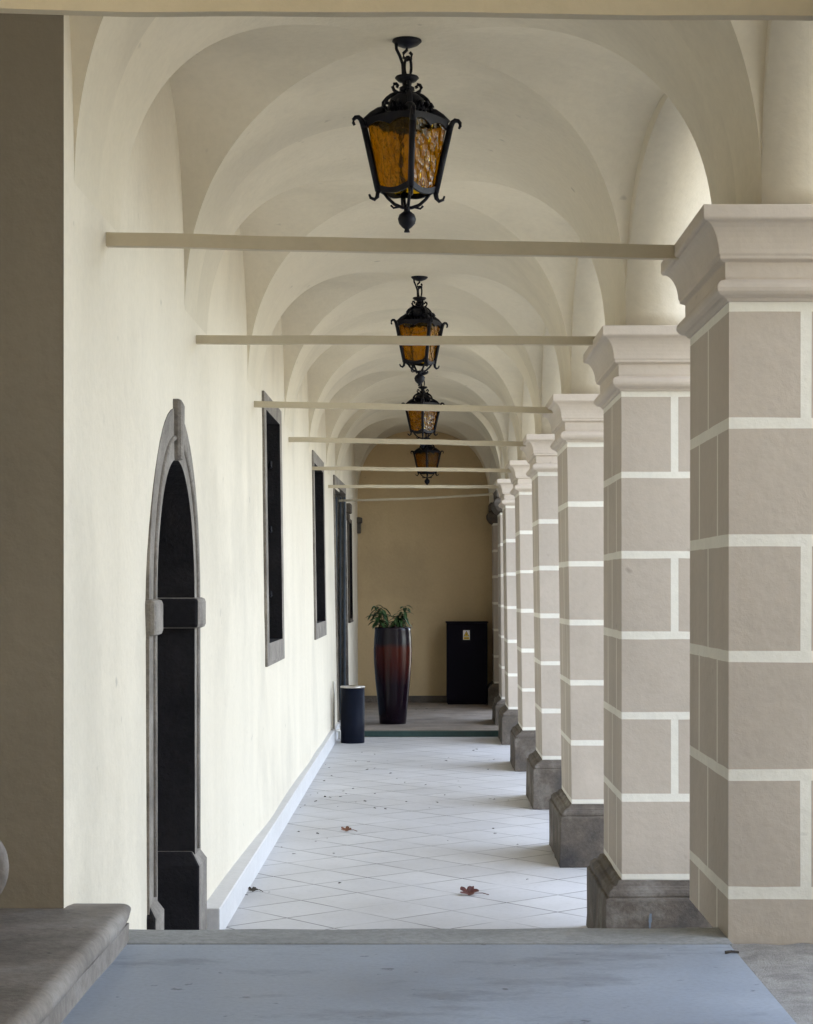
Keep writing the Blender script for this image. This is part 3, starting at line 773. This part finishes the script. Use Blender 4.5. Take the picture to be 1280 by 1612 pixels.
# ------------------------------------------------------------------ lanterns
def make_lantern():
    root = thing('hanging_lantern', 'x', 'lantern', (0, 0, 0), 0, 'wrought iron lanterns with amber glass')
    def part(name, bm, m=M['iron'], **kw): return mesh_obj(name, bm, m, root, **kw)
    bm = bmesh.new(); lathe(bm, [(0, 0.02), (.058, .015), (.066, -.008), (.05, -.022), (.02, -.034), (0, -.036)], 20); part('ceiling_plate', bm, smooth=True)
    bm = bmesh.new()
    tube(bm, [(0, -.002, -.03), (0, 0, -.045), (0, -.016, -.06), (0, -.016, -.078), (0, 0, -.09), (0, .019, -.082), (0, .021, -.064), (0, .012, -.054)], 0.0072)
    part('hook', bm, smooth=True)
    bm = bmesh.new(); pts = [(.004 * math.sin(2 * t), 0.004 + .015 * math.cos(t), -.122 + .048 * math.sin(t)) for t in [2 * math.pi * i / 18 for i in range(19)]]
    tube(bm, pts, 0.0066); part('chain_link', bm, smooth=True)
    bm = bmesh.new(); tube(bm, [(.005, -.050, -.02), (.005, -.047, -.045), (.005, -.032, -.075), (.005, -.02, -.11), (.003, -.017, -.165)], 0.007); part('cable', bm, smooth=True)
    bm = bmesh.new(); lathe(bm, [(0, -.155), (.018, -.158), (.05, -.163), (.054, -.170), (.04, -.184), (.022, -.19), (.02, -.205), (.034, -.212), (.034, -.225), (.02, -.232), (.02, -.25), (0, -.25)], 20)
    part('collar', bm, smooth=True)
    for k in range(4):
        a = k * math.pi / 2; ca, sa = math.cos(a), math.sin(a); bm = bmesh.new()
        pl = [(.022, -.237), (.04, -.236), (.058, -.225), (.064, -.210), (.058, -.198), (.047, -.196), (.041, -.204), (.045, -.213)]
        tube(bm, [(r * ca, r * sa, z) for r, z in pl], 0.0078); part('scroll', bm, smooth=True)
    bm = bmesh.new()
    lathe(bm, [(.02, -.236), (.048, -.243), (.074, -.264), (.086, -.295), (.088, -.318), (0, -.318)], 20); part('dome', bm, smooth=True)
    for k in range(4):
        a = k * math.pi / 2; ca, sa = math.cos(a), math.sin(a); bm = bmesh.new()
        pl = [(.03, -.238), (.05, -.239), (.07, -.248), (.088, -.262), (.102, -.283), (.109, -.31), (.105, -.328), (.094, -.333), (.088, -.326)]
        tube(bm, [(r * ca, r * sa, z) for r, z in pl], 0.0135, flat=.7); part('dome_bracket', bm, smooth=True)
        bm = bmesh.new()
        pl = [(.098, -.318), (.125, -.322), (.155, -.338), (.186, -.364)]
        tube(bm, [(r * ca, r * sa, z) for r, z in pl], 0.023, r2=.014); part('crown_arm', bm, smooth=True)
        a += math.pi / 4
        for q in (-1, 0, 1):  # acanthus sprays between the bars
            bm = bmesh.new()
            pl = [(.07, -.338), (.082, -.309), (.096, -.294), (.112, -.294), (.120, -.308), (.112, -.318)]
            tube(bm, [(r * math.cos(a + q * .33), r * math.sin(a + q * .33), z) for r, z in pl], 0.0085, 8); part('spray', bm, smooth=True)
    RT, RB, ZT, ZB = .185, .126, -.368, -.668
    def corner(k, r, z): a = k * math.pi / 2; return Vector((r * math.cos(a), r * math.sin(a), z))
    bm = bmesh.new()       # roof frustum over the glass
    top = [bm.verts.new(corner(k, .085, -.332)) for k in range(4)]; mid = [bm.verts.new(corner(k, .178, -.366)) for k in range(4)]
    for k in range(4): bm.faces.new((top[k], top[(k + 1) % 4], mid[(k + 1) % 4], mid[k]))
    bm.faces.new(top)
    part('lantern_roof', bm)
    for k in range(4):
        bm = bmesh.new(); a = k * math.pi / 2; ca, sa = math.cos(a), math.sin(a)
        pl = [(.233, -.386), (.239, -.374), (.238, -.361), (.229, -.351), (.216, -.350), (.205, -.359), (.197, -.375), (RT + .004, -.40), (RB + .002, ZB - .005), (RB + .006, ZB - .03), (RB + .018, ZB - .043), (RB + .036, ZB - .036), (RB + .042, ZB - .02)]
        tube(bm, [(r * ca, r * sa, z) for r, z in pl[:8]], .006, 8, .0145)
        tube(bm, [(r * ca, r * sa, z) for r, z in pl[7:9]], .0145, 8)
        tube(bm, [(r * ca, r * sa, z) for r, z in pl[8:]], .012, 8, .005)
        part('corner_bar', bm, smooth=True)
    for k in range(4):     # valances: scalloped top and bottom rails of every side
        A, B = corner(k, RT - .004, ZT), corner(k + 1, RT - .004, ZT)
        A2, B2 = corner(k, RB, ZB), corner(k + 1, RB, ZB)
        nrm = ((A + B) / 2); nrm.z = 0; nrm.normalize()
        for (p, q, sgn, h0, h1) in ((A, B, -1, .007, .020), (A2, B2, 1, .012, .020)):
            bm = bmesh.new(); n = 16; fr = []; bk = []
            for i in range(n + 1):
                t = i / n; c = p.lerp(q, t)
                w = abs(math.sin(t * math.pi * 2)) if sgn < 0 else math.sin(t * math.pi)
                up = c + Vector((0, 0, 0.012 + (.010 * math.sin(t * math.pi) if sgn < 0 else 0)))
                dn = c + Vector((0, 0, -h0 - (h1 * (1 - w) if sgn < 0 else h1 * w)))
                if sgn > 0: up, dn = c + Vector((0, 0, .024 - .022 * w)), c + Vector((0, 0, -.004 - .018 * w))
                inn = (RT - RB) / (ZT - ZB) * .70
                for L_, o_ in ((fr, .006), (bk, -.006)):
                    L_.append([bm.verts.new(up + nrm * (o_ + (up.z - c.z) * inn)), bm.verts.new(dn + nrm * (o_ + (dn.z - c.z) * inn))])
            for i in range(n):
                bm.faces.new((fr[i][0], fr[i + 1][0], fr[i + 1][1], fr[i][1])); bm.faces.new((bk[i][0], bk[i][1], bk[i + 1][1], bk[i + 1][0]))
                bm.faces.new((fr[i][0], bk[i][0], bk[i + 1][0], fr[i + 1][0])); bm.faces.new((fr[i][1], fr[i + 1][1], bk[i + 1][1], bk[i][1]))
            part('upper_rail' if sgn < 0 else 'lower_rail', bm)
        bm = bmesh.new(); th = .0025
        q4 = [A.lerp(B, .015), A.lerp(B, .985), A2.lerp(B2, .985), A2.lerp(B2, .015)]
        fv = [bm.verts.new(v + nrm * th - nrm * .004) for v in q4]; bv = [bm.verts.new(v - nrm * th - nrm * .004) for v in q4]
        bm.faces.new(fv); bm.faces.new(bv[::-1])
        for i in range(4): bm.faces.new((fv[i], bv[i], bv[(i + 1) % 4], fv[(i + 1) % 4]))
        part('glass_pane', bm, M['amber'])
    for k in range(4):     # basket under the glass
        a = k * math.pi / 2; ca, sa = math.cos(a), math.sin(a); bm = bmesh.new()
        tube(bm, [(r * ca, r * sa, z) for r, z in [(RB - .015, ZB), (.085, ZB - .035), (.055, ZB - .062), (.02, ZB - .075), (0, ZB - .075)]], .0075)
        tube(bm, [(r * ca, r * sa, z) for r, z in [(.03, ZB - .072), (.06, ZB - .078), (.072, ZB - .066)]], .0055, 6)
        part('basket_bar', bm, smooth=True)
    bm = bmesh.new(); lathe(bm, [(0, ZB - .062), (.014, ZB - .066), (.014, ZB - .09), (.01, ZB - .096), (0, ZB - .096)], 12)
    part('finial_neck', bm, smooth=True)
    bm = bmesh.new(); z0 = ZB - .088
    lathe(bm, [(.008, z0 + .004), (.016, z0 - .004), (.034, z0 - .018), (.041, z0 - .038), (.036, z0 - .058), (.022, z0 - .074), (.010, z0 - .083), (.014, z0 - .096), (0, z0 - .096)], 16)
    part('finial', bm, smooth=True)
    return root
proto = make_lantern()
LAMPS = [(-80, bays[3][2], -82, 'nearest and largest amber lantern, hanging clear above the tie rods'),
         (-52, bays[5][2], -66, 'second amber lantern, crossed by the tie rod of the second pillar'),
         (-42, bays[7][2], -90, 'third amber lantern, its top behind the finial of the second'),
         (4, 8.5, -92, 'farthest and smallest amber lantern, in front of the ochre end wall')]
for i, (x, d, rot, lab) in enumerate(LAMPS):
    o = proto if i == 0 else copy_tree(proto)
    o.location = P(x, d, KZ - (0 if i < 3 else 60)); o.rotation_euler = (0, 0, R(rot)); o['label'] = lab

# ------------------------------------------------------------------ pot, plants, bin, cabinet
UZ = FL + 72
PX, PD = -405, 7.56
pot = thing('plant_pot', 'tall dark glazed ceramic pot with red-brown band on the raised floor', 'plant pot', P(PX, PD, UZ))
bm = bmesh.new()
prof = [(0, 0), (.172, 0), (.176, .02), (.196, .25), (.228, .55), (.247, .80), (.252, .95), (.245, 1.12), (.236, 1.22), (.238, 1.255), (.226, 1.262), (.214, 1.25), (.212, 1.19), (0, 1.19)]
lathe(bm, prof, 40); mesh_obj('body', bm, M['pot'], pot, smooth=True)
bm = bmesh.new(); lathe(bm, [(.21, 1.205), (.12, 1.225), (0, 1.235)], 24); mesh_obj('soil', bm, M['soil'], pot)
def leaf(bm, base, dir_, ln, w, droop=.4, mi=0):
    d = Vector(dir_).normalized(); side = d.cross(Vector((0, 0, 1)))
    if side.length < .05: side = Vector((1, 0, 0))
    side.normalize(); n = 5; L, Rr, Mx = [], [], []
    for i in range(n + 1):
        t = i / n; c = Vector(base) + d * ln * t + Vector((0, 0, -droop * ln * t * t)); ww = w * math.sin(math.pi * min(1, t * .92 + .08)) ** .8
        Mx.append(bm.verts.new(c)); L.append(bm.verts.new(c - side * ww + Vector((0, 0, ww * .35)))); Rr.append(bm.verts.new(c + side * ww + Vector((0, 0, ww * .35))))
    for i in range(n):
        bm.faces.new((L[i], Mx[i], Mx[i + 1], L[i + 1])).material_index = mi; bm.faces.new((Mx[i], Rr[i], Rr[i + 1], Mx[i + 1])).material_index = mi
def plant(label, x, y, stems, seed):
    r = random.Random(seed); rt = thing('potted_plant', label, 'plant', pot.location + Vector((x, y, 1.215)))
    bs, bl = bmesh.new(), bmesh.new()
    for (tx, h) in stems:
        pts = [Vector((0, 0, 0)).lerp(Vector((tx, r.uniform(-.05, .05), h)), t) + Vector((.02 * math.sin(t * 3), 0, 0)) for t in [i / 5 for i in range(6)]]
        tube(bs, pts, .007, 6, .003)
        for k in range(22):
            t = .22 + .78 * k / 21; p = Vector((0, 0, 0)).lerp(Vector((tx, 0, h)), t); a = k * 2.4 + r.uniform(-.5, .5)
            leaf(bl, p, (math.cos(a), math.sin(a), r.uniform(-.15, .55)), r.uniform(.10, .165), r.uniform(.02, .031), r.uniform(.35, .9))
    mesh_obj('stem', bs, M['stem'], rt); mesh_obj('foliage', bl, M['leafgreen'], rt, normals=False)
plant('taller drooping green plant at the left of the dark pot', -.12, -.03, [(-.09, .33), (-.03, .30), (-.13, .22)], 3)
plant('lower green plant with an upright shoot at the right of the pot', .07, -.02, [(.10, .32), (.02, .22), (-.03, .18)], 5)
bm = bmesh.new(); r = random.Random(9)
for k in range(60):
    a = r.uniform(0, 6.28); rad = r.uniform(.02, .2); b0 = Vector((rad * math.cos(a), rad * math.sin(a) - .02, 0)); 
    t = Vector((r.uniform(-.4, .9), r.uniform(-.6, .6), r.uniform(.2, .9))).normalized() * r.uniform(.05, .15)
    tube(bm, [b0, b0 + t * .5 + Vector((0, 0, .01)), b0 + t], .0035, 5, .0015)
    if k % 2 == 0: leaf(bm, b0 + t * .8, t, .04, .007)
o = mesh_obj('dry_plant', bm, M['purple'], loc=pot.location + Vector((.03, -.01, 1.21)), normals=False)
tag(o, 'low tangle of purplish dry stems spilling over the pot rim', 'plant', kind='thing')

bt = thing('litter_bin', 'dark navy cylindrical bin with steel rim against the left wall', 'bin', P(-808, 6.92, FL))
bm = bmesh.new(); h = 600 * K; rr = 130 * K
lathe(bm, [(0, 0), (rr * .97, 0), (rr, .012), (rr, h), (rr - .006, h), (rr - .01, h - .1), (0, h - .1)], 36); mesh_obj('body', bm, M['bin'], bt, smooth=False)
for p in bpy.data.objects[bt.children[0].name].data.polygons: p.use_smooth = abs(p.normal.z) < .5
bm = bmesh.new(); lathe(bm, [(rr - .012, h - .002), (rr + .004, h - .002), (rr + .005, h + .014), (rr - .002, h + .022), (rr - .03, h + .02), (rr - .035, h + .008)], 36); mesh_obj('rim', bm, M['steel'], bt, smooth=True)
bm = bmesh.new(); lathe(bm, [(rr - .034, h + .004), (.05, h - .012), (0, h - .012)], 30); mesh_obj('ash_tray', bm, M['darkstone'], bt)

cab = thing('electrical_cabinet', 'black metal electrical cabinet with warning sticker by the end wall', 'cabinet', P(560, 8.80, UZ))
def cl(x, d, z): return P(x, d, z) - cab.location
bm = bmesh.new(); box(bm, tuple(cl(275, 8.795, UZ + 20)), tuple(cl(840, 8.93, -492))); mesh_obj('body', bm, M['cab'], cab, bevel=0.006)
bm = bmesh.new(); box(bm, tuple(cl(290, 8.80, UZ)), tuple(cl(825, 8.925, UZ + 18))); mesh_obj('base', bm, M['cab'], cab)
bm = bmesh.new(); box(bm, tuple(cl(262, 8.79, -490)), tuple(cl(853, 8.935, -472))); mesh_obj('lid', bm, M['cab'], cab, bevel=0.005)
bm = bmesh.new(); box(bm, tuple(cl(286, 8.7915, UZ + 40)), tuple(cl(830, 8.7935, -505))); dpart = mesh_obj('door', bm, M['cab'], cab, bevel=0.002)
bm = bmesh.new(); box(bm, tuple(cl(300, 8.788, -1080)), tuple(cl(318, 8.7912, -980))); mesh_obj('handle', bm, M['steel' if 0 else 'cab'], dpart)
sx0, sx1, sz1, sz0 = 502, 594, -590, -722
bm = bmesh.new(); box(bm, tuple(cl(sx0, 8.7905, sz0)), tuple(cl(sx1, 8.7913, sz1))); stk = mesh_obj('warning_sticker', bm, M['white'], cab)
bm = bmesh.new()
def flat(pts, d, m=0):
    bm.faces.new([bm.verts.new(cl(x, d, z)) for x, z in pts]).material_index = m
flat([(sx0 + 6, sz0 + 5), (sx1 - 6, sz0 + 5), (sx1 - 6, sz0 + 40), (sx0 + 6, sz0 + 40)], 8.7903)
flat([(sx0 + 7, sz0 + 46), (sx1 - 7, sz0 + 46), ((sx0 + sx1) / 2, sz1 - 7)], 8.7903, 1)
flat([(sx0 + 15, sz0 + 51), (sx1 - 15, sz0 + 51), ((sx0 + sx1) / 2, sz1 - 18)], 8.7901, 0)
cx_ = (sx0 + sx1) / 2
flat([(cx_ + 4, sz1 - 32), (cx_ - 9, sz1 - 56), (cx_ - 1, sz1 - 56), (cx_ - 5, sz1 - 78), (cx_ + 9, sz1 - 51), (cx_ + 1, sz1 - 51)], 8.7899, 1)
for i_ in range(2):
    flat([(sx0 + 16, sz0 + 13 + i_ * 13), (sx1 - 16, sz0 + 13 + i_ * 13), (sx1 - 16, sz0 + 18 + i_ * 13), (sx0 + 16, sz0 + 18 + i_ * 13)], 8.7901, 1)
mesh_obj('warning_symbol', bm, [M['yellow'], M['black']], stk, normals=False)

bm = bmesh.new(); x = Xw(7.15, FL)
tube(bm, [P(x + 14, 6.98, -1030), P(x + 14, 6.98, -1560), P(x + 22, 7.0, -1580), P(x + 62, 7.05, -1582), P(x + 66, 7.06, -1600), P(x + 66, 7.06, FL + 5)], .016, 10)
tag(mesh_obj('wall_conduit', bm, M['pipe'], smooth=True), 'thin pale pipe running down the wall beside the navy bin', 'pipe', kind='thing')

# ------------------------------------------------------------------ fallen leaves
def floor_pt(px, py):
    d = -FL / (py - 925.0); return (px - 672) * d, d
def big_leaf(name, label, px, py, size, m, seed, zc=FL):
    r = random.Random(seed); x, d = floor_pt(px, py); bm = bmesh.new()
    c = bm.verts.new((0, 0, .012)); ring = []
    n = 30
    for i in range(n):
        a = 2 * math.pi * i / n; lob = .55 + .45 * abs(math.cos(a * 2.5)) ** .7 + r.uniform(-.06, .06)
        ring.append(bm.verts.new((size * lob * math.cos(a), size * lob * math.sin(a) * .8, .004 + size * (.35 * abs(math.cos(a)) + .75 * max(0, math.sin(a)) * lob) * r.uniform(.75, 1))))
    for i in range(n): bm.faces.new((c, ring[i], ring[(i + 1) % n]))
    tube(bm, [(size * .5, 0, .012), (size * 1.3, -.01, .014), (size * 1.9, -.02, .005)], .0025, 5)
    o = mesh_obj(name, bm, m, loc=P(x, d, zc), normals=False); tag(o, label, 'leaf', kind='thing'); return o
big_leaf('fallen_leaf', 'large curled dark red leaf on the pale floor, the biggest leaf', 738, 1409, .064, M['redleaf'], 1)
big_leaf('fallen_leaf', 'small orange-brown leaf lying in the middle of the tiles', 545, 1309, .045, M['brownleaf'], 2)
big_leaf('fallen_leaf', 'curled brown leaf against the foot of the left skirting', 398, 1404, .034, M['litter'], 4)
bm = bmesh.new()
for k in range(3): leaf(bm, (-.012, (k - 1) * .003, .004), (1, .25 * (k - 1), .1), .026, .006, .2)
lm = bpy.data.meshes.new('leaf_scrap'); bm.to_mesh(lm); bm.free(); lm.materials.append(M['litter'])
spots = [(388,1410),(424,1405),(515,1320),(443,1334),(470,1310),(500,1313),(525,1344),(535,1391),(705,1324),(815,1330),(780,1313),(777,1305),
 (640,1263),(560,1263),(607,1274),(520,1256),(536,1255),(532,1270),(590,1273),(676,1272),(745,1268),(772,1258),(778,1259),(700,1252),(688,1264),
 (725,1240),(720,1224),(615,1218),(590,1210),(578,1212),(625,1226),(637,1232),(680,1208),(664,1206),(706,1193),(702,1198),(610,1198),(570,1185),
 (590,1188),(560,1199),(513,1204),(518,1209),(580,1200),(497,1262),(480,1268),(489,1252),(512,1255),(500,1249),(540,1246),(556,1242),(575,1262),
 (473,1272),(510,1230),(522,1222),(745,1182),(750,1180),(770,1197),(778,1196),(768,1212),(722,1230),(723,1239),(670,1236),(590,1250),(545,1250),(800,1260),(830,1385),(497,1325),(463,1345)]
up_spots = [(655, 1118), (668, 1121), (690, 1112), (600, 1111), (582, 1109), (648, 1113), (672, 1116), (700, 1109), (692, 1109), (661, 1112), (640, 1122), (685, 1119)]
for i, (px, py) in enumerate(spots + up_spots):
    ux = i >= len(spots)
    if ux: d = -UZ / (py - 925.0); x = (px - 672) * d
    else: x, d = floor_pt(px, py)
    o = bpy.data.objects.new('leaf_scrap', lm); C.objects.link(o)
    o.location = P(x, d, UZ if ux else FL); o.rotation_euler = (rng.uniform(-.2, .3), 0, rng.uniform(0, 6.28)); s = rng.uniform(.4, 1.0); o.scale = (s, s * rng.uniform(.7, 1.4), s * 1.6)
    tag(o, 'tiny dark scrap of dry leaf scattered on the gallery floor', 'leaf', 'scraps of dry leaf on the floor', 'thing')
bm = bmesh.new(); tube(bm, [(0, 0, .004), (.02, .004, .006), (.045, .002, .004)], .006, 6, .004)
x, d = 490 * 1.93, 1.93
tag(mesh_obj('twig', bm, M['litter'], loc=P((1147 - 672) * 1.885 - 10, 1.885, LZ + 1)), 'short dark twig on the landing beside the nearest pillar', 'twig', kind='thing')

# ------------------------------------------------------------------ light, sky, camera
w = bpy.data.worlds.new('World'); bpy.context.scene.world = w; w.use_nodes = True
nt = w.node_tree; bg = nt.nodes['Background']; sky = nt.nodes.new('ShaderNodeTexSky'); sky.sky_type = 'NISHITA'
sky.sun_disc = False; EL, AZ = R(52), R(-115)      # sun over the roof, from the left
sky.sun_elevation = EL; sky.sun_rotation = AZ; sky.air_density = 1.0; sky.dust_density = 2.5; sky.ozone_density = 1.0
hs = nt.nodes.new('ShaderNodeHueSaturation'); hs.inputs['Saturation'].default_value = 0.55     # thin high cloud over the blue
nt.links.new(sky.outputs[0], hs.inputs['Color']); nt.links.new(hs.outputs[0], bg.inputs[0]); bg.inputs[1].default_value = 0.15
sd = bpy.data.lights.new('sun', 'SUN'); sd.energy = 3.5; sd.angle = R(0.5); sd.color = (1, 0.95, 0.86)
so = bpy.data.objects.new('sun', sd); C.objects.link(so)
dirv = Vector((math.sin(AZ) * math.cos(EL), math.cos(AZ) * math.cos(EL), math.sin(EL)))
so.rotation_euler = dirv.to_track_quat('Z', 'Y').to_euler(); so.location = (0, 0, 20)

cd = bpy.data.cameras.new('camera'); cam = bpy.data.objects.new('camera', cd); C.objects.link(cam)
cam.location = (0, 0, EYE); cam.rotation_euler = (R(90), 0, 0)
cd.lens = 3000 * 36 / 1612; cd.sensor_width = 36; cd.sensor_fit = 'AUTO'
cd.shift_x = -32 / 1612; cd.shift_y = 119 / 1612; cd.clip_end = 500; cd.clip_start = 0.05
sc = bpy.context.scene; sc.camera = cam
sc.view_settings.view_transform = 'Standard'; sc.view_settings.look = 'None'; sc.view_settings.gamma = 1
sc.view_settings.exposure = 3.72
sc.render.engine = 'CYCLES'
sc.cycles.max_bounces = 12; sc.cycles.diffuse_bounces = 8; sc.cycles.transmission_bounces = 8
